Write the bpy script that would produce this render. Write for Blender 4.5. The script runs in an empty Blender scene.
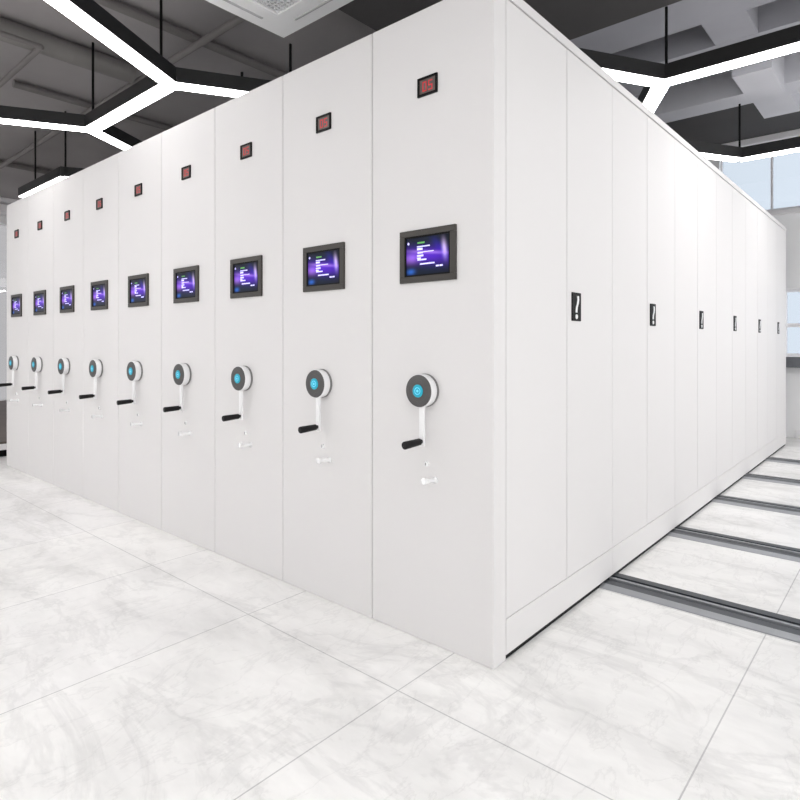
import bpy, bmesh, math, random
from mathutils import Vector, Matrix
random.seed(4)
C = bpy.context.scene.collection
PI = math.pi

# ------------------------------------------------------------------ helpers
def newbm(): return bmesh.new()
def bx(bm, x0, x1, y0, y1, z0, z1, bevel=0.0, seg=2):
    t = bmesh.new()
    bmesh.ops.create_cube(t, size=1.0)
    for v in t.verts:
        v.co = Vector(((x0+x1)/2 + v.co.x*(x1-x0), (y0+y1)/2 + v.co.y*(y1-y0), (z0+z1)/2 + v.co.z*(z1-z0)))
    if bevel > 0:
        bmesh.ops.bevel(t, geom=list(t.edges), offset=bevel, segments=seg, affect='EDGES', profile=0.5)
    merge(bm, t)
def merge(bm, t):
    me = bpy.data.meshes.new('tmp'); t.to_mesh(me); t.free(); bm.from_mesh(me); bpy.data.meshes.remove(me)
def cyl(bm, p0, p1, r0, r1=None, seg=32, bevel=0.0):
    r1 = r0 if r1 is None else r1
    p0 = Vector(p0); p1 = Vector(p1); d = p1-p0
    t = bmesh.new()
    bmesh.ops.create_cone(t, cap_ends=True, segments=seg, radius1=r0, radius2=r1, depth=d.length)
    if bevel > 0:
        es = [e for e in t.edges if len(e.link_faces) == 2 and e.calc_face_angle(0) > 0.9]
        bmesh.ops.bevel(t, geom=es, offset=bevel, segments=3, affect='EDGES', profile=0.5)
    q = d.to_track_quat('Z', 'Y').to_matrix().to_4x4()
    bmesh.ops.transform(t, matrix=Matrix.Translation((p0+p1)/2) @ q, verts=t.verts)
    merge(bm, t)
def ring(bm, c, ro, ri, y0, y1, seg=40):
    """annulus around an axis along Y"""
    vs = []
    for (r, y) in ((ro, y0), (ro, y1), (ri, y1), (ri, y0)):
        vs.append([bm.verts.new((c[0]+r*math.cos(2*PI*k/seg), y, c[1]+r*math.sin(2*PI*k/seg))) for k in range(seg)])
    for a in range(4):
        A = vs[a]; B = vs[(a+1) % 4]
        for k in range(seg):
            bm.faces.new((A[k], A[(k+1) % seg], B[(k+1) % seg], B[k]))
def prism_x(bm, prof, x0, x1):
    """profile (y,z) extruded along X"""
    a = [bm.verts.new((x0, y, z)) for y, z in prof]; b = [bm.verts.new((x1, y, z)) for y, z in prof]
    bm.faces.new(a); bm.faces.new(b[::-1])
    n = len(prof)
    for i in range(n):
        bm.faces.new((a[i], b[i], b[(i+1) % n], a[(i+1) % n]))
def obj(name, bm, mat, parent=None, smooth=False, loc=None):
    bmesh.ops.recalc_face_normals(bm, faces=bm.faces)
    me = bpy.data.meshes.new(name); bm.to_mesh(me); bm.free()
    if smooth:
        for p in me.polygons: p.use_smooth = True
        try: me.set_sharp_from_angle(angle=math.radians(35))
        except Exception: pass
    o = bpy.data.objects.new(name, me); C.objects.link(o)
    me.materials.append(mat)
    if parent: o.parent = parent
    if loc: o.location = loc
    return o
def tag(o, label, cat, group=None, kind=None):
    o['label'] = label; o['category'] = cat
    if group: o['group'] = group
    if kind: o['kind'] = kind
    return o
def thing(name, label, cat, loc=(0, 0, 0), group=None):
    o = bpy.data.objects.new(name, None); C.objects.link(o); o.location = loc
    o.empty_display_size = 0.1
    return tag(o, label, cat, group)
def struct(name, bm, mat, parent=None, **k):
    o = obj(name, bm, mat, parent, **k)
    if not parent: o['kind'] = 'structure'
    return o
def copy_tree(o, parent=None):
    c = o.copy(); C.objects.link(c)
    if parent: c.parent = parent
    for ch in [k for k in bpy.data.objects if k.parent == o]:
        copy_tree(ch, c)
    return c

# ---------------------------------------------------------------- materials
def srgb(r, g, b):
    f = lambda c: (c/255/12.92) if c/255 <= 0.04045 else ((c/255+0.055)/1.055)**2.4
    return (f(r), f(g), f(b), 1)
def mat(name, col, rough=0.5, metal=0.0, emit=None, es=0.0, spec=0.5, noise=0.0, nscale=8.0, coat=0.0):
    m = bpy.data.materials.new(name); m.use_nodes = True
    nt = m.node_tree; b = nt.nodes['Principled BSDF']
    b.inputs['Base Color'].default_value = col
    b.inputs['Roughness'].default_value = rough
    b.inputs['Metallic'].default_value = metal
    b.inputs['Specular IOR Level'].default_value = spec
    b.inputs['Coat Weight'].default_value = coat
    if emit:
        b.inputs['Emission Color'].default_value = emit; b.inputs['Emission Strength'].default_value = es
    if noise > 0:
        tc = nt.nodes.new('ShaderNodeTexCoord'); n = nt.nodes.new('ShaderNodeTexNoise')
        n.inputs['Scale'].default_value = nscale; n.inputs['Detail'].default_value = 5
        r = nt.nodes.new('ShaderNodeValToRGB')
        r.color_ramp.elements[0].position = 0.3; r.color_ramp.elements[1].position = 0.7
        r.color_ramp.elements[0].color = [c*(1-noise) for c in col[:3]]+[1]
        r.color_ramp.elements[1].color = [min(1, c*(1+noise)) for c in col[:3]]+[1]
        nt.links.new(tc.outputs['Object'], n.inputs['Vector']); nt.links.new(n.outputs['Fac'], r.inputs['Fac'])
        nt.links.new(r.outputs['Color'], b.inputs['Base Color'])
    return m
M = {}
M['white'] = mat('white_powder_coat', srgb(216, 214, 214), 0.58, spec=0.3)
M['acwhite'] = mat('white_plastic_panel', srgb(246, 246, 246), 0.5)
M['core'] = mat('grey_steel_body', srgb(105, 105, 107), 0.6)
M['frame'] = mat('dark_grey_frame', srgb(66, 63, 60), 0.4, spec=0.25)
M['black'] = mat('black_plastic', srgb(14, 14, 15), 0.5, spec=0.12)
M['grip'] = mat('black_rubber_grip', srgb(16, 15, 16), 0.5, spec=0.25)
M['dial'] = mat('dark_brushed_metal', srgb(84, 82, 82), 0.42, metal=0.4)
M['drum'] = mat('white_plastic', srgb(235, 235, 236), 0.35)
M['flange'] = mat('grey_flange', srgb(120, 118, 118), 0.5)
M['cyan'] = mat('cyan_button', srgb(20, 160, 185), 0.4, emit=srgb(15, 150, 180), es=0.15)
M['cyanlite'] = mat('cyan_icon', srgb(120, 215, 240), 0.35, emit=srgb(90, 200, 235), es=0.2)
M['chrome'] = mat('polished_chrome', srgb(244, 244, 245), 0.25, metal=0.35)
M['led_face'] = mat('smoked_display_face', srgb(92, 82, 78), 0.4)
M['red'] = mat('red_segments', srgb(190, 40, 50), 0.5, emit=srgb(220, 35, 45), es=0.25)
M['text'] = mat('screen_text', srgb(200, 200, 255), 0.5, emit=srgb(205, 195, 255), es=0.6)
M['green'] = mat('green_screen_text', srgb(90, 160, 80), 0.5, emit=srgb(70, 150, 60), es=0.3)
M['lamp'] = mat('light_diffuser', srgb(255, 255, 255), 0.5, emit=(1.0, 0.99, 0.98, 1), es=15.0)
M['lampbody'] = mat('black_aluminium', srgb(30, 30, 31), 0.45, noise=0.1, nscale=12)
M['ceildark'] = mat('charcoal_ceiling', srgb(78, 76, 76), 0.9, noise=0.08, nscale=0.9)
M['ceil'] = mat('dark_grey_ceiling', srgb(154, 150, 150), 0.9, noise=0.10, nscale=0.9)
M['beam'] = mat('grey_concrete_beam', srgb(158, 158, 164), 0.85, noise=0.06, nscale=2)
M['pipe'] = mat('grey_painted_pipe', srgb(112, 108, 107), 0.6, noise=0.05, nscale=3)
M['duct'] = mat('grey_duct', srgb(124, 121, 119), 0.55, noise=0.06, nscale=2)
M['wall'] = mat('white_wall', srgb(248, 248, 249), 0.8, noise=0.01, nscale=3)
M['trim'] = mat('white_trim', srgb(243, 241, 243), 0.5)
M['sill'] = mat('grey_stone_sill', srgb(112, 114, 120), 0.5, noise=0.08, nscale=20)
M['blind'] = mat('grey_roller_blind', srgb(186, 184, 188), 0.85, noise=0.03, nscale=40)
M['brown'] = mat('dark_brown_platform', srgb(98, 88, 84), 0.6, noise=0.15, nscale=5)
M['acgrille'] = mat('grey_grille', srgb(228, 228, 230), 0.6)
M['acslot'] = mat('grey_slot', srgb(185, 185, 187), 0.6)
M['rail'] = mat('slate_rail_steel', srgb(66, 70, 75), 0.38, metal=0.35, noise=0.08, nscale=6)
M['railedge'] = mat('pale_aluminium', srgb(158, 160, 164), 0.35, metal=0.4, noise=0.06, nscale=6)

def glass_mat(name, tint):
    m = bpy.data.materials.new(name); m.use_nodes = True
    nt = m.node_tree; nt.nodes.clear()
    out = nt.nodes.new('ShaderNodeOutputMaterial'); mix = nt.nodes.new('ShaderNodeMixShader')
    tr = nt.nodes.new('ShaderNodeBsdfTransparent'); gl = nt.nodes.new('ShaderNodeBsdfGlossy')
    tr.inputs['Color'].default_value = tint
    gl.inputs['Roughness'].default_value = 0.02
    mix.inputs[0].default_value = 0.06
    nt.links.new(tr.outputs[0], mix.inputs[1]); nt.links.new(gl.outputs[0], mix.inputs[2]); nt.links.new(mix.outputs[0], out.inputs[0])
    return m
M['glass'] = glass_mat('pale_blue_glass', (0.66, 0.70, 0.745, 1))
M['frosted'] = glass_mat('grey_tinted_glass', (0.74, 0.735, 0.745, 1))

def floor_mat():
    m = bpy.data.materials.new('white_marble_tiles'); m.use_nodes = True
    nt = m.node_tree; N = nt.nodes; L = nt.links; b = N['Principled BSDF']
    tc = N.new('ShaderNodeTexCoord')
    def noise(scale, detail, dist, mapscale=(1, 1, 1), rot=0.0, rough=0.55):
        mp = N.new('ShaderNodeMapping'); mp.inputs['Scale'].default_value = mapscale; mp.inputs['Rotation'].default_value = (0, 0, rot)
        n = N.new('ShaderNodeTexNoise'); n.inputs['Scale'].default_value = scale; n.inputs['Detail'].default_value = detail
        n.inputs['Distortion'].default_value = dist; n.inputs['Roughness'].default_value = rough
        L.new(tc.outputs['Object'], mp.inputs['Vector']); L.new(mp.outputs['Vector'], n.inputs['Vector'])
        return n
    def ramp(src, stops):
        r = N.new('ShaderNodeValToRGB'); e = r.color_ramp.elements
        e[0].position, e[0].color = stops[0][0], (*[stops[0][1]]*3, 1)
        e[1].position, e[1].color = stops[-1][0], (*[stops[-1][1]]*3, 1)
        for p, v in stops[1:-1]:
            x = e.new(p); x.color = (v, v, v, 1)
        L.new(src, r.inputs['Fac']); return r
    def mul(a, bb, fac=1.0):
        x = N.new('ShaderNodeMix'); x.data_type = 'RGBA'; x.blend_type = 'MULTIPLY'; x.inputs[0].default_value = fac
        L.new(a, x.inputs[6]); L.new(bb, x.inputs[7]); return x.outputs[2]
    # soft clouds, thin veins and short scratches of darker grey
    cloud = ramp(noise(1.5, 8, 0.3, (1, 2.4, 1), 0.5).outputs['Fac'], [(0.30, 0.80), (0.5, 0.94), (0.66, 1.0)])
    vein = ramp(noise(1.1, 9, 0.7, (1, 2.2, 1), -0.5, 0.62).outputs['Fac'], [(0.468, 1.0), (0.497, 0.91), (0.503, 0.91), (0.535, 1.0)])
    vein2 = ramp(noise(2.6, 8, 0.5, (2.4, 1, 1), 0.9, 0.62).outputs['Fac'], [(0.48, 1.0), (0.5, 0.90), (0.515, 1.0)])
    fine = ramp(noise(14, 6, 0.5, (1, 2.2, 1), 0.8).outputs['Fac'], [(0.3, 0.96), (0.65, 1.0)])
    br = N.new('ShaderNodeTexBrick'); br.offset = 0.0; br.squash = 1.0
    mp = N.new('ShaderNodeMapping'); mp.inputs['Location'].default_value = (0.973, 0.300, 0)
    L.new(tc.outputs['Object'], mp.inputs['Vector']); L.new(mp.outputs['Vector'], br.inputs['Vector'])
    br.inputs['Scale'].default_value = 1.0; br.inputs['Mortar Size'].default_value = 0.0022; br.inputs['Mortar Smooth'].default_value = 0.1
    br.inputs['Brick Width'].default_value = 0.807; br.inputs['Row Height'].default_value = 1.18
    br.inputs['Color1'].default_value = srgb(249, 248, 246); br.inputs['Color2'].default_value = srgb(245, 244, 243)
    br.inputs['Mortar'].default_value = srgb(206, 205, 205)
    c = mul(br.outputs['Color'], cloud.outputs['Color']); c = mul(c, vein.outputs['Color']); c = mul(c, vein2.outputs['Color'], 0.8); c = mul(c, fine.outputs['Color'])
    L.new(c, b.inputs['Base Color'])
    b.inputs['Roughness'].default_value = 0.24; b.inputs['Specular IOR Level'].default_value = 0.5
    return m
M['floor'] = floor_mat()

def screen_mat():
    """dark blue display picture with a violet band and a bright arc, in the display's own coordinates"""
    m = bpy.data.materials.new('violet_display'); m.use_nodes = True
    nt = m.node_tree; N = nt.nodes; L = nt.links; b = N['Principled BSDF']; b.inputs['Specular IOR Level'].default_value = 0.1
    tc = N.new('ShaderNodeTexCoord'); sep = N.new('ShaderNodeSeparateXYZ'); L.new(tc.outputs['Object'], sep.inputs[0])
    def mth(op, a, v=None, v2=None):
        n = N.new('ShaderNodeMath'); n.operation = op
        for i, s in enumerate((a, v, v2)):
            if s is None: continue
            if isinstance(s, (int, float)): n.inputs[i].default_value = s
            else: L.new(s, n.inputs[i])
        return n.outputs[0]
    x = sep.outputs['X']; z = sep.outputs['Z']          # x -0.1..0.1, z -0.07..0.07
    def gauss(cx, cz, sx, sz, rot=0.0):
        dx = mth('SUBTRACT', x, cx); dz = mth('SUBTRACT', z, cz)
        if rot: dz = mth('ADD', dz, mth('MULTIPLY', dx, rot))
        e = mth('ADD', mth('POWER', mth('ABSOLUTE', mth('DIVIDE', dx, sx)), 2.0), mth('POWER', mth('ABSOLUTE', mth('DIVIDE', dz, sz)), 2.0))
        return mth('EXPONENT', mth('MULTIPLY', e, -1.0))
    def add(a, bb, col, k):
        s = N.new('ShaderNodeVectorMath'); s.operation = 'SCALE'; s.inputs[0].default_value = [c*k for c in col[:3]]; L.new(bb, s.inputs['Scale'])
        t = N.new('ShaderNodeVectorMath'); t.operation = 'ADD'
        if a is None: t.inputs[0].default_value = (0.004, 0.006, 0.014)
        else: L.new(a, t.inputs[0])
        L.new(s.outputs[0], t.inputs[1]); return t.outputs[0]
    c = add(None, gauss(0.0, 0.0, 0.12, 0.028, 0.10), srgb(96, 30, 225), 0.8)
    c = add(c, gauss(-0.075, -0.006, 0.035, 0.018), srgb(200, 140, 255), 0.5)
    c = add(c, gauss(0.0, 0.012, 0.08, 0.006, 0.12), srgb(225, 170, 255), 0.4)
    c = add(c, gauss(0.078, 0.018, 0.010, 0.026, 0.9), srgb(225, 200, 255), 0.9)
    c = add(c, gauss(0.055, 0.025, 0.030, 0.022, 0.8), srgb(50, 20, 200), 0.35)
    c = add(c, gauss(-0.078, -0.056, 0.018, 0.010), srgb(50, 130, 255), 0.55)
    c = add(c, gauss(0.0, -0.05, 0.09, 0.02), srgb(8, 40, 60), 0.35)
    c = add(c, gauss(0.0, 0.05, 0.09, 0.02), srgb(12, 40, 32), 0.3)
    L.new(c, b.inputs['Emission Color']); b.inputs['Emission Strength'].default_value = 0.95
    b.inputs['Base Color'].default_value = (0.004, 0.004, 0.006, 1); b.inputs['Roughness'].default_value = 0.3
    return m
M['screen'] = screen_mat()

# -------------------------------------------------------- shelving units
PITCH = 0.5685; W = 0.5652; H = 2.333; DEP = 5.83
CX = -W/2            # local centre line of a unit; local x runs -W..0
def seg7(bm, ch, cx, cz, w, h, y):
    t = 0.0040
    S = {'a': (cx-w/2, cx+w/2, cz+h/2-t, cz+h/2), 'g': (cx-w/2, cx+w/2, cz-t/2, cz+t/2), 'd': (cx-w/2, cx+w/2, cz-h/2, cz-h/2+t),
         'f': (cx-w/2, cx-w/2+t, cz, cz+h/2), 'b': (cx+w/2-t, cx+w/2, cz, cz+h/2), 'e': (cx-w/2, cx-w/2+t, cz-h/2, cz), 'c': (cx+w/2-t, cx+w/2, cz-h/2, cz)}
    for k in {'0': 'abcdef', '5': 'afgcd', '8': 'abcdefg', '1': 'bc'}[ch]:
        x0, x1, z0, z1 = S[k]; bx(bm, x0, x1, y-0.0006, y, z0, z1)
def make_unit():
    t = thing('mobile_shelving_unit', '', 'shelving')
    b = newbm(); bx(b, -W, 0, 0, 0.078, 0.0, H, 0.0045, 3)
    obj('end_panel', b, M['white'], t)
    b = newbm(); bx(b, -W+0.004, -0.014, 0.079, DEP-0.004, 0.03, H-0.004)
    obj('body', b, M['core'], t)
    # ---- red number display
    c = CX; zc = 2.043
    b = newbm()
    for a in ((c-.0455, c+.0455, zc+.027, zc+.0345), (c-.0455, c+.0455, zc-.0345, zc-.027), (c-.0455, c-.038, zc-.0345, zc+.0345), (c+.038, c+.0455, zc-.0345, zc+.0345)):
        bx(b, a[0], a[1], -0.007, 0.002, a[2], a[3])
    f = obj('number_display', b, M['black'], t)
    b = newbm(); bx(b, c-.038, c+.038, -0.003, 0.002, zc-.027, zc+.027); obj('display_face', b, M['led_face'], f)
    b = newbm(); seg7(b, '0', c-.0135, zc, .019, .036, -0.003); seg7(b, '5', c+.0135, zc, .019, .036, -0.003); obj('red_digits', b, M['red'], f)
    # ---- touch screen
    zc = 1.421
    b = newbm(); ox, oz, ix, iz = .130, .0975, .106, .0745
    for a in ((c-ox, c+ox, zc+iz, zc+oz), (c-ox, c+ox, zc-oz, zc-iz), (c-ox, c-ix, zc-iz, zc+iz), (c+ix, c+ox, zc-iz, zc+iz)):
        bx(b, a[0], a[1], -0.010, 0.002, a[2], a[3], 0.0012, 1)
    f = obj('touch_screen', b, M['frame'], t)
    b = newbm()
    for a in ((c-ix, c+ix, zc+.069, zc+iz), (c-ix, c+ix, zc-iz, zc-.069), (c-ix, c-.100, zc-iz, zc+iz), (c+.100, c+ix, zc-iz, zc+iz)):
        bx(b, a[0], a[1], -0.008, 0.001, a[2], a[3])
    obj('screen_border', b, M['black'], f)
    b = newbm(); bx(b, -.100, .100, -0.004, 0.001, -.069, .069); d = obj('display', b, M['screen'], f, loc=(c, 0, zc))
    b = newbm(); y = -0.0042
    def bar(x0, x1, z, h): bx(b, c+x0, c+x1, y-0.0006, y, zc+z-h/2, zc+z+h/2)
    for (x0, x1, z, h) in ((-.048, .012, .035, .0045), (-.048, -.022, .026, .008), (-.046, -.020, .012, .006), (-.046, .030, .014, .003), (-.048, -.018, .001, .007), (-.048, -.030, -.008, .006),
                           (-.046, -.004, -.014, .0055), (-.034, .034, -.030, .0055), (.040, .054, -.042, .006), (.057, .071, -.042, .006)):
        bar(x0, x1, z, h)
    obj('screen_text', b, M['text'], f)
    b = newbm(); cyl(b, (c-.090, y, zc+.050), (c-.090, y-.0006, zc+.050), .005, seg=16); obj('status_icon', b, M['text'], f)
    b = newbm(); bar(-.046, -.012, .049, .006); obj('screen_heading', b, M['green'], f)
    # ---- crank wheel
    zc = 0.925; c0 = c; c = c0-.010
    b = newbm(); cyl(b, (c, 0.001, zc), (c, -0.008, zc), .0615, seg=48, bevel=.002); f = obj('wheel_flange', b, M['flange'], t, smooth=True)
    b = newbm(); cyl(b, (c, -0.008, zc), (c, -0.042, zc), .0595, .0615, seg=48, bevel=.003); d = obj('wheel_drum', b, M['drum'], t, smooth=True)
    b = newbm(); cyl(b, (c, -0.040, zc), (c, -0.046, zc), .0595, .0575, seg=48, bevel=.002)
    ring(b, (c, zc), .040, .0385, -0.0468, -0.0455)
    obj('dial_face', b, M['dial'], d, smooth=True)
    b = newbm(); cyl(b, (c, -0.044, zc), (c, -0.049, zc), .0235, seg=32, bevel=.0015); obj('round_button', b, M['cyan'], d, smooth=True)
    b = newbm(); ring(b, (c, zc), .0135, .0110, -0.0496, -0.0488, 28)
    cyl(b, (c, -0.0488, zc), (c, -0.0496, zc), .005, seg=16); obj('button_icon', b, M['cyanlite'], d)
    b = newbm()
    c = c0-.006
    bx(b, c-.008, c+.014, -0.036, -0.024, .722, zc-.05, 0.003, 2)
    arm = obj('crank_arm', b, M['drum'], t, smooth=True)
    b = newbm(); cyl(b, (c+.004, -0.036, .742), (c+.004, -0.044, .742), .0075, seg=20)
    cyl(b, (c+.004, -0.044, .742), (c+.002, -0.130, .738), .0125, .0145, seg=24, bevel=.004); obj('crank_grip', b, M['grip'], arm, smooth=True)
    # ---- key lock and locking pin
    b = newbm(); cyl(b, (c, 0.001, .655), (c, -0.007, .655), .0095, seg=24, bevel=.0015)
    k = obj('key_lock', b, M['chrome'], t, smooth=True)
    b = newbm(); bx(b, c-.0012, c+.0012, -0.0076, -0.0068, .650, .660); obj('keyhole', b, M['black'], k)
    b = newbm(); cyl(b, (c+.041, 0.001, .601), (c+.041, -0.006, .601), .0125, seg=24, bevel=.002)
    cyl(b, (c+.041, -0.006, .601), (c+.037, -0.048, .604), .0078, seg=20)
    cyl(b, (c+.037, -0.046, .604), (c+.036, -0.064, .605), .0115, .0125, seg=24, bevel=.003); obj('locking_pin', b, M['chrome'], t, smooth=True)
    return t
proto = make_unit()
LAB = ['white shelving unit nearest the camera, its long panelled side and black latches in view',
       'white shelving unit directly left of the nearest one that shows its long side',
       'third white shelving unit counted from the near corner, with screen and crank wheel',
       'fourth white shelving unit counted from the near corner, with screen and crank wheel',
       'middle one of the nine white shelving units in the row',
       'fourth white shelving unit counted from the far left end of the row',
       'third white shelving unit counted from the far left end of the row',
       'white shelving unit next to the last one at the far left end',
       'last white shelving unit at the far left end beside the dark platform']
units = [proto]
for i in range(1, 9):
    u = copy_tree(proto); u.location = (-(PITCH*min(i, 5)+.5662*max(0, i-5)), 0, 0); units.append(u)
for u, l in zip(units, LAB):
    u['label'] = l; u['group'] = 'mobile shelving units in one row'
# far left unit: nothing else; nearest unit: plinth, doors, latches, top trim
Y0 = 0.079; DW = (DEP-0.079-0.079)/12
BASE_TOP = 0.143
b = newbm(); bx(b, -0.05, 0, DEP-0.078, DEP, 0.014, H, 0.003, 2); obj('rear_post', b, M['white'], proto)
b = newbm(); bx(b, -0.20, 0.003, Y0, DEP, 2.297, H, 0.002, 2); obj('top_trim', b, M['white'], proto)
b = newbm()
bx(b, -0.03, -0.007, Y0, DEP-.003, 0.0, .018); obj('gap_shadow_strip', b, M['black'], proto)  # black strip added in the gap below the plinth as its painted shadow
for k in range(12):
    y0 = Y0+DW*k
    b = newbm(); g = 0.0022 if k % 2 else 0.0012; g2 = 0.0012 if k % 2 else 0.0022
    bx(b, -0.014, -0.0005, y0+g, y0+DW-g2, BASE_TOP+0.002, 2.292, 0.0014, 2)
    obj('door_panel', b, M['white'], proto)
for k in range(6):
    y0 = Y0+2*DW*k
    b = newbm(); bx(b, -0.016, 0.0, y0+0.0006, y0+2*DW-0.0006, 0.019, BASE_TOP, 0.001, 1)
    obj('plinth', b, M['white'], proto)
for k in range(6):
    yc = Y0+DW*(2*k+1)+0.082; zc = 1.249
    b = newbm(); bx(b, -0.001, 0.0045, yc-.042, yc+.042, zc-.059, zc+.059, 0.0015, 1)
    lp = obj('latch_plate', b, M['black'], proto)
    # bent pull lever
    b = newbm()
    pts = [(0.012, .045), (0.014, .030), (0.010, .014), (0.000, -.002), (-0.003, -.018), (-0.002, -.024)]
    for (a0, z0), (a1, z1) in zip(pts[:-1], pts[1:]):
        prof = [(yc+a0-.012, zc+z0), (yc+a0+.002, zc+z0), (yc+a1+.002, zc+z1), (yc+a1-.012, zc+z1)]
        A = [b.verts.new((0.0045, p, q)) for p, q in prof]; B = [b.verts.new((0.0075, p, q)) for p, q in prof]
        b.faces.new(A[::-1]); b.faces.new(B)
        for i in range(4): b.faces.new((A[i], A[(i+1) % 4], B[(i+1) % 4], B[i]))
    bmesh.ops.remove_doubles(b, verts=b.verts, dist=1e-5)
    obj('latch_lever', b, M['drum'], lp)
    b = newbm(); cyl(b, (0.004, yc-.005, zc-.041), (0.007, yc-.005, zc-.041), .010, seg=24); obj('latch_lock', b, M['drum'], lp)

# ------------------------------------------------------------------- rails
names = ['first floor rail from the near corner, widest in view with a pale sloped edge', 'second floor rail from the near corner, running out from under the white side',
         'middle one of the five dark floor rails', 'second to last dark floor rail towards the window wall', 'last and thinnest looking floor rail, closest to the window wall']
for k in range(5):
    y = [.985, 1.945, 2.905, 3.845, 4.795][k]
    t = thing('floor_rail', names[k], 'rail', (0, y, 0), 'floor rails under the shelving')
    b = newbm(); x0, x1 = -5.09, 4.2
    prism_x(b, [(-.052, 0), (.104, 0), (.104, .010), (.060, .010), (.060, .003), (-.004, .003), (-.004, .010), (-.052, .010)], x0, x1)
    obj('rail_channel', b, M['rail'], t)
    b = newbm(); prism_x(b, [(-.098, 0), (-.0522, 0), (-.0522, .010), (-.093, .0035)], x0, x1); obj('sloped_edge', b, M['railedge'], t)
    b = newbm(); prism_x(b, [(.1042, 0), (.116, 0), (.1042, .009)], x0, x1); obj('rear_edge', b, M['rail'], t)
    b = newbm(); prism_x(b, [(.018, .0031), (.034, .0031), (.034, .012), (.018, .012)], x0, x1); obj('running_strip', b, M['railedge'], t)

# -------------------------------------------------------------------- room
XL, XR, YF, YB, HC = -10.4, 4.2, -7.0, 6.5, 3.56
b = newbm(); bx(b, XL-.2, XR, YF, YB+.2, -0.2, 0); struct('floor', b, M['floor'])
b = newbm(); bx(b, XL-.2, XR, YF, YB+.2, HC, HC+.2); struct('ceiling', b, M['ceildark'])
b = newbm(); bx(b, XL, -1.94, YF, 6.4, 3.42, HC-.001); struct('ceiling_panel', b, M['ceil'])
b = newbm(); bx(b, -1.76, XR-.05, YF, 2.289, 3.26, HC-.001); struct('ceiling_soffit', b, M['ceildark'])
# back wall with a low window and a high window
LW0, LW1, LZ0, LZ1 = -0.115, 2.3, 0.94, 1.73
UW0, UW1, UZ0, UZ1 = -0.80, 3.6, 2.66, 3.43
b = newbm()
def wallrect(x0, x1, z0, z1): bx(b, x0, x1, YB, YB+.2, z0, z1)
wallrect(XL-.2, XR, 0, LZ0); wallrect(XL-.2, LW0, LZ0, LZ1); wallrect(LW1, XR, LZ0, LZ1); wallrect(XL-.2, XR, LZ1, UZ0)
wallrect(XL-.2, UW0, UZ0, UZ1); wallrect(UW1, XR, UZ0, UZ1); wallrect(XL-.2, XR, UZ1, HC)
bmesh.ops.remove_doubles(b, verts=b.verts, dist=1e-5)
struct('wall_back', b, M['wall'])
def window(name, x0, x1, z0, z1, mull, trans, deep=.05):
    b = newbm(); bx(b, x0, x1, YB+.09, YB+.098, z0, z1); w = struct(name, b, M['glass'])
    b = newbm(); fr = .035
    for a in ((x0, x1, z0, z0+fr), (x0, x1, z1-fr, z1), (x0, x0+fr*.5, z0+fr, z1-fr), (x1-fr, x1, z0+fr, z1-fr)):
        bx(b, a[0], a[1], YB+.065, YB+.12, a[2], a[3])
    for m_ in mull: bx(b, m_-.011, m_+.011, YB+.066, YB+.12, z0+fr, z1-fr)
    for q in trans: bx(b, x0+fr*.5, x1-fr, YB+.067, YB+.12, q-.022, q+.022)
    obj('window_frame', b, M['trim'], w)
    return w
w1 = window('window_1', LW0, LW1, LZ0, LZ1, [1.1], [1.305])
b = newbm(); bx(b, LW0-.02, LW1+.02, YB-.10, YB+.0, .815, .935, .004, 1); obj('window_sill', b, M['sill'], w1)
w2 = window('window_2', UW0, UW1, UZ0, UZ1, [-.25, 1.2, 2.6], [])
b = newbm(); bx(b, UW0-.05, UW1+.05, YB-.05, YB, 2.60, 2.655, .004, 1); obj('window_sill', b, M['trim'], w2)
b = newbm(); bx(b, -.272, -.250, YB-.085, YB-.052, 2.545, 2.62, .003, 1); obj('window_stay', b, M['sill'], w2)
b = newbm(); bx(b, XL, XR, YB-.04, YB, HC-.075, HC-.001, .004, 1); struct('trim_1', b, M['trim'])
b = newbm(); bx(b, .0, XR, YB-.018, YB, 0, .09, .003, 1); struct('baseboard_back', b, M['trim'])
# left wall: header box, blind covered window
b = newbm(); bx(b, XL-.2, XL, YF, -2.5, 0, HC); bx(b, XL-.2, XL, 4.5, YB, 0, HC); bx(b, XL-.2, XL, -2.5, 4.5, 0, .14); bx(b, XL-.2, XL, -2.5, 4.5, 3.08, HC); struct('wall_left', b, M['wall'])
b = newbm(); bx(b, XL, XL+.45, YF, YB, 3.36, 3.42, .004, 1); bx(b, XL, XL+.34, YF, YB, 3.22, 3.34, .004, 1); struct('trim_2', b, M['trim'])
b = newbm(); bx(b, XL-.11, XL-.10, -2.5, 4.5, .14, 3.08); w = struct('window_3', b, M['frosted'])
# dark platform by the left wall
t = thing('raised_platform', 'low dark brown platform with a white front edge at the far left', 'platform', (-8.0, 1.2, 0))
b = newbm(); bx(b, -2.35, 2.42, -3.5, 3.5, .125, .145); obj('platform_top', b, M['brown'], t)
b = newbm(); bx(b, -2.35, 2.44, -3.51, 3.51, .068, .1248, .003, 1); obj('platform_edge', b, M['trim'], t)
b = newbm(); bx(b, -2.35, 2.40, -3.45, 3.45, 0, .068); obj('platform_base', b, M['black'], t)

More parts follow.
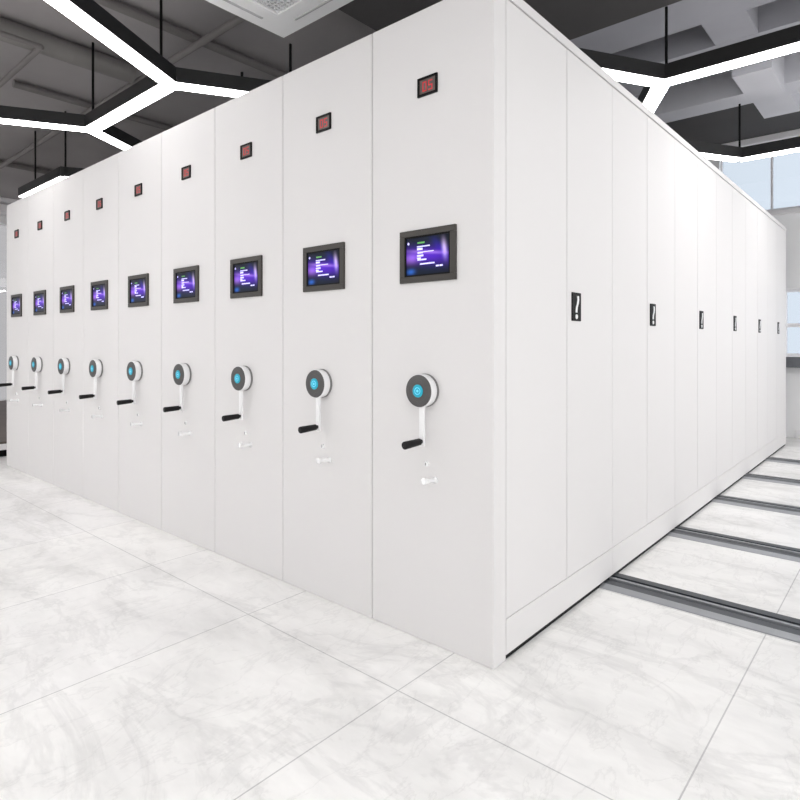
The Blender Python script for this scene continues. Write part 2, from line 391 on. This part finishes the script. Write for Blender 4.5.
# --------------------------------------------------------- ceiling work
M['pale'] = mat('beam_grey_window_lit', srgb(214, 214, 220), 0.7, noise=0.04, nscale=2)  # beam grey made lighter: window light painted into the far beams' colour
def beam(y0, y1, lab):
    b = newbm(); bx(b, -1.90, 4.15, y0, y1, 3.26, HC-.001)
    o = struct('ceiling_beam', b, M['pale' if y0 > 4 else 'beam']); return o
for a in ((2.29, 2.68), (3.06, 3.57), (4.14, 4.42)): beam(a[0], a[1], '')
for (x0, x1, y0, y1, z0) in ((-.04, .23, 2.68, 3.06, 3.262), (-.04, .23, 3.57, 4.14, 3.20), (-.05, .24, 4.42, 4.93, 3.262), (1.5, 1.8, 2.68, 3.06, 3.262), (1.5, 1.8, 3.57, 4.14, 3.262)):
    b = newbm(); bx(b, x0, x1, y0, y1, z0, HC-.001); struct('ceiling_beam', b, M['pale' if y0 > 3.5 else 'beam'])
# round duct and pipes under the left ceiling
b = newbm(); cyl(b, (-3.86, -4.5, 3.335), (-3.86, .56, 3.335), .078, seg=40)
for y in (-3.4, -2.2, -1.0, .1): cyl(b, (-3.86, y-.02, 3.335), (-3.86, y+.02, 3.335), .0795, seg=40)
tag(obj('round_duct', b, M['duct'], smooth=True), 'thick round grey duct under the ceiling at upper left', 'duct')
def pipe(p0, p1, r, lab, extra=None, nm='ceiling_pipe'):
    b = newbm(); cyl(b, p0, p1, r, seg=20)
    if extra: cyl(b, p1, extra, r, seg=20)
    return tag(obj(nm, b, M['pipe'], smooth=True), lab, 'pipe', 'pipes under the ceiling')
pipe((-3.01, -4.5, 3.375), (-3.01, 3.6, 3.375), .034, 'long grey ceiling pipe between the round duct and the air conditioner')
pipe((-2.0, .62, 3.30), (-7.6, .62, 3.30), .027, 'grey ceiling pipe crossing under the long pipe, past the duct end')
pipe((-3.68, -3.5, 3.225), (-3.68, -.18, 3.225), .020, 'thin bent grey pipe beside the round duct', (-5.0, -.18, 3.225))
pipe((-7.7, -2.5, 3.38), (-7.7, 3.5, 3.38), .035, 'farthest grey ceiling pipe, above the dark platform')
pipe((-4.92, .0, 3.375), (-4.92, 3.5, 3.375), .032, 'grey ceiling pipe behind the bent pipe, left of the round duct')

# ---------------------------------------------------------- pendant lights
ZB = 2.75; LL = 1.234; LW = .118; LH = .098
def strip(bm, p, q, z0, z1, w, e0=0.0, e1=0.0):
    p = Vector(p); q = Vector(q); d = (q-p).normalized(); n = Vector((-d.y, d.x))*w/2
    p = p-d*e0; q = q+d*e1
    cs = [p+n, q+n, q-n, p-n]
    A = [bm.verts.new((c.x, c.y, z0)) for c in cs]; B = [bm.verts.new((c.x, c.y, z1)) for c in cs]
    bm.faces.new(A); bm.faces.new(B[::-1])
    for i in range(4): bm.faces.new((A[i], B[i], B[(i+1) % 4], A[(i+1) % 4]))
def hexnode(bm, p, z0, z1, r, rot=0):
    cs = [(p[0]+r*math.cos(rot+k*PI/3), p[1]+r*math.sin(rot+k*PI/3)) for k in range(6)]
    A = [bm.verts.new((c[0], c[1], z0)) for c in cs]; B = [bm.verts.new((c[0], c[1], z1)) for c in cs]
    bm.faces.new(A); bm.faces.new(B[::-1])
    for i in range(6): bm.faces.new((A[i], B[i], B[(i+1) % 6], A[(i+1) % 6]))
def pendant(label, edges, nodes, rods, loc):
    t = thing('pendant_light', label, 'lamp', (loc[0], loc[1], ZB), 'black pendant strip lights')
    rel = lambda p: (p[0]-loc[0], p[1]-loc[1])
    for p, q in edges:
        b = newbm(); strip(b, rel(p), rel(q), 0.004, LH, LW); obj('housing', b, M['lampbody'], t)
        b = newbm(); strip(b, rel(p), rel(q), -0.001, 0.006, LW-.012); obj('diffuser', b, M['lamp'], t)
    for p in nodes:
        b = newbm(); hexnode(b, rel(p), 0.0038, LH+.0003, LW/2*1.15470); obj('joint_housing', b, M['lampbody'], t)
    for p, top in rods:
        b = newbm(); r = rel(p); cyl(b, (r[0], r[1], LH), (r[0], r[1], top-ZB), .009, seg=12); obj('hanging_rod', b, M['black'], t)
d60 = (.5*LL, .8660254*LL)
N1 = (-2.545, .200); N2 = (N1[0]-LL, N1[1])
def off(p, sx, sy): return (p[0]+sx*d60[0], p[1]+sy*d60[1])
ed = [(N1, N2), (N1, off(N1, 1, -1)), (N1, off(N1, 1, 1)), (N2, off(N2, -1, -1)), (N2, off(N2, -1, 1))]
def lerp(p, q, t): return (p[0]+(q[0]-p[0])*t, p[1]+(q[1]-p[1])*t)
pendant('large black pendant light with two glowing white forks at upper left', ed, [N1, N2],
        [(lerp(N1, N2, .10), 3.42), (lerp(N2, N1, .03), 3.42), (lerp(N1, off(N1, 1, 1), .36), 2.90), (lerp(N1, off(N1, 1, 1), .62), 3.14)], N1)
N3 = (-.160, 2.250); N4 = (-.148, 4.370); MM = (-.777, 3.316); N3R = (N3[0]+LL, N3[1]); N4R = (N4[0]+LL, N4[1]); KK = (N3R[0]+.617, 3.31)
pendant('branching black pendant light at upper right, glowing white fork over the shelving side', 
        [(N3, N3R), (N3, off(N3, -1, -1)), (N3, MM), (MM, N4), (N4, N4R), (N3R, KK), (N4R, KK), (KK, (KK[0]+LL, KK[1])), (N4R, off(N4R, 1, 1)), (off(N4R, 1, 1), (N4R[0]+1.5*LL, N4R[1]+d60[1])), (N3R, off(N3R, 1, -1))], [N3, MM, N4, N3R, N4R, KK],  # branches right of the frame are unseen, added to light floor and wall
        [((N3[0]+.01, N3[1]+.052), 3.262), ((N4[0], N4[1]), HC), ((N3R[0], N3R[1]+.052), 3.262), (N4R, HC)], N3)
F1 = (-6.60, .586); F2 = (-5.375, .586)
pendant('small looking far pendant light over the left end of the row', [(F1, F2), (F2, off(F2, 1, 1))], [F2],
        [(lerp(F1, F2, .30), 3.42), (F2, 3.42)], F2)

# unseen pendants added over the floor around the camera to brighten the room
def unseen_grid_light(label, ox, oy, n):
    ed = []; nd = []
    for k in range(n):
        A = (ox, oy-k*2*d60[1]); B = (A[0]-LL, A[1]); nd += [A, B]
        ed += [(A, B), (A, off(A, 1, -1)), (A, off(A, 1, 1)), (B, off(B, -1, -1)), (B, off(B, -1, 1))]
    pendant(label, ed, nd, [(p, 3.26 if p[0] > -1.9 else 3.42) for p in nd], (ox, oy))
unseen_grid_light('unseen black pendant light added to brighten the floor behind the camera, right side', 1.9, -1.94, 3)
unseen_grid_light('unseen black pendant light added to brighten the floor left of the camera', -2.40, -2.10, 3)
unseen_grid_light('unseen black pendant light added to brighten the floor near the dark platform', -6.9, -1.94, 3)
# -------------------------------------------------- ceiling air conditioner
ZA = 2.85; ax, ay, s = -1.675, .425, .95
t = thing('ceiling_air_conditioner', 'square white ceiling air conditioner with a grille at the top of the view', 'air conditioner', (ax+s/2, ay-s/2, ZA))
h = s/2
b = newbm(); g = .305
for a in ((-h, h, g, h), (-h, h, -h, -g), (-h, -g, -g, g), (g, h, -g, g)): bx(b, a[0], a[1], a[2], a[3], 0, .045)
bmesh.ops.remove_doubles(b, verts=b.verts, dist=1e-5)
pn = obj('face_panel', b, M['acwhite'], t)
b = newbm(); bx(b, -h+.05, h-.05, -h+.05, h-.05, .0455, .405, .01, 1); obj('casing', b, M['acgrille'], t)
for k in range(4):
    b = newbm(); bx(b, -.27, .27, -.400, -.384, -.006, .002, .004, 2); o = obj('air_vane', b, M['acslot'], t); o.rotation_euler.z = k*PI/2
b = newbm(); bx(b, -g+.002, g-.002, -g+.002, g-.002, .022, .030); o = obj('intake_backing', b, M['acslot'], t)
b = newbm()
for k in range(25):
    x = -g+.012+k*(2*g-.024)/24; bx(b, x-.004, x+.004, -g+.002, g-.002, .008, .0215)
for k in range(25):
    x = -g+.012+k*(2*g-.024)/24; bx(b, -g+.002, g-.002, x-.003, x+.003, .009, .0210)
obj('intake_grille', b, M['acgrille'], t)

# ------------------------------------------------------------- light, camera
SKY0 = 0.90; SKY1 = 1.95
w = bpy.data.worlds.new('World'); bpy.context.scene.world = w; w.use_nodes = True
bg = w.node_tree.nodes['Background']; bg.inputs['Color'].default_value = (1.0, 1.0, 1.0, 1)
# overcast sky, brighter towards the window side of the building
wn = w.node_tree.nodes; wl = w.node_tree.links
tcw = wn.new('ShaderNodeTexCoord'); dt = wn.new('ShaderNodeVectorMath'); dt.operation = 'DOT_PRODUCT'
dt.inputs[1].default_value = Vector((.83, .55, .10)).normalized()
mr = wn.new('ShaderNodeMapRange'); mr.inputs['From Min'].default_value = -.55; mr.inputs['From Max'].default_value = .75
mr.inputs['To Min'].default_value = SKY0; mr.inputs['To Max'].default_value = SKY1
wl.new(tcw.outputs['Generated'], dt.inputs[0]); wl.new(dt.outputs['Value'], mr.inputs['Value']); wl.new(mr.outputs['Result'], bg.inputs['Strength'])
def area(name, loc, rot, sx, sy, power, col=(1, 1, 1)):
    l = bpy.data.lights.new(name, 'AREA'); l.shape = 'RECTANGLE'; l.size = sx; l.size_y = sy; l.energy = power; l.color = col
    o = bpy.data.objects.new(name, l); C.objects.link(o); o.location = loc; o.rotation_euler = rot; return o
cam = bpy.data.cameras.new('Camera'); co = bpy.data.objects.new('Camera', cam); C.objects.link(co)
cam.sensor_width = 36; cam.lens = 36*596/800; cam.shift_y = -57.3/800; cam.clip_start = .05; cam.clip_end = 200
co.location = (1.0765, -1.7169, 1.1)
co.rotation_euler = (PI/2, 0, math.radians(131.05-90))
sc = bpy.context.scene; sc.camera = co
sc.view_settings.view_transform = 'Standard'; sc.view_settings.look = 'None'; sc.view_settings.gamma = 1.0; sc.view_settings.use_curve_mapping = False
sc.view_settings.exposure = 0.09
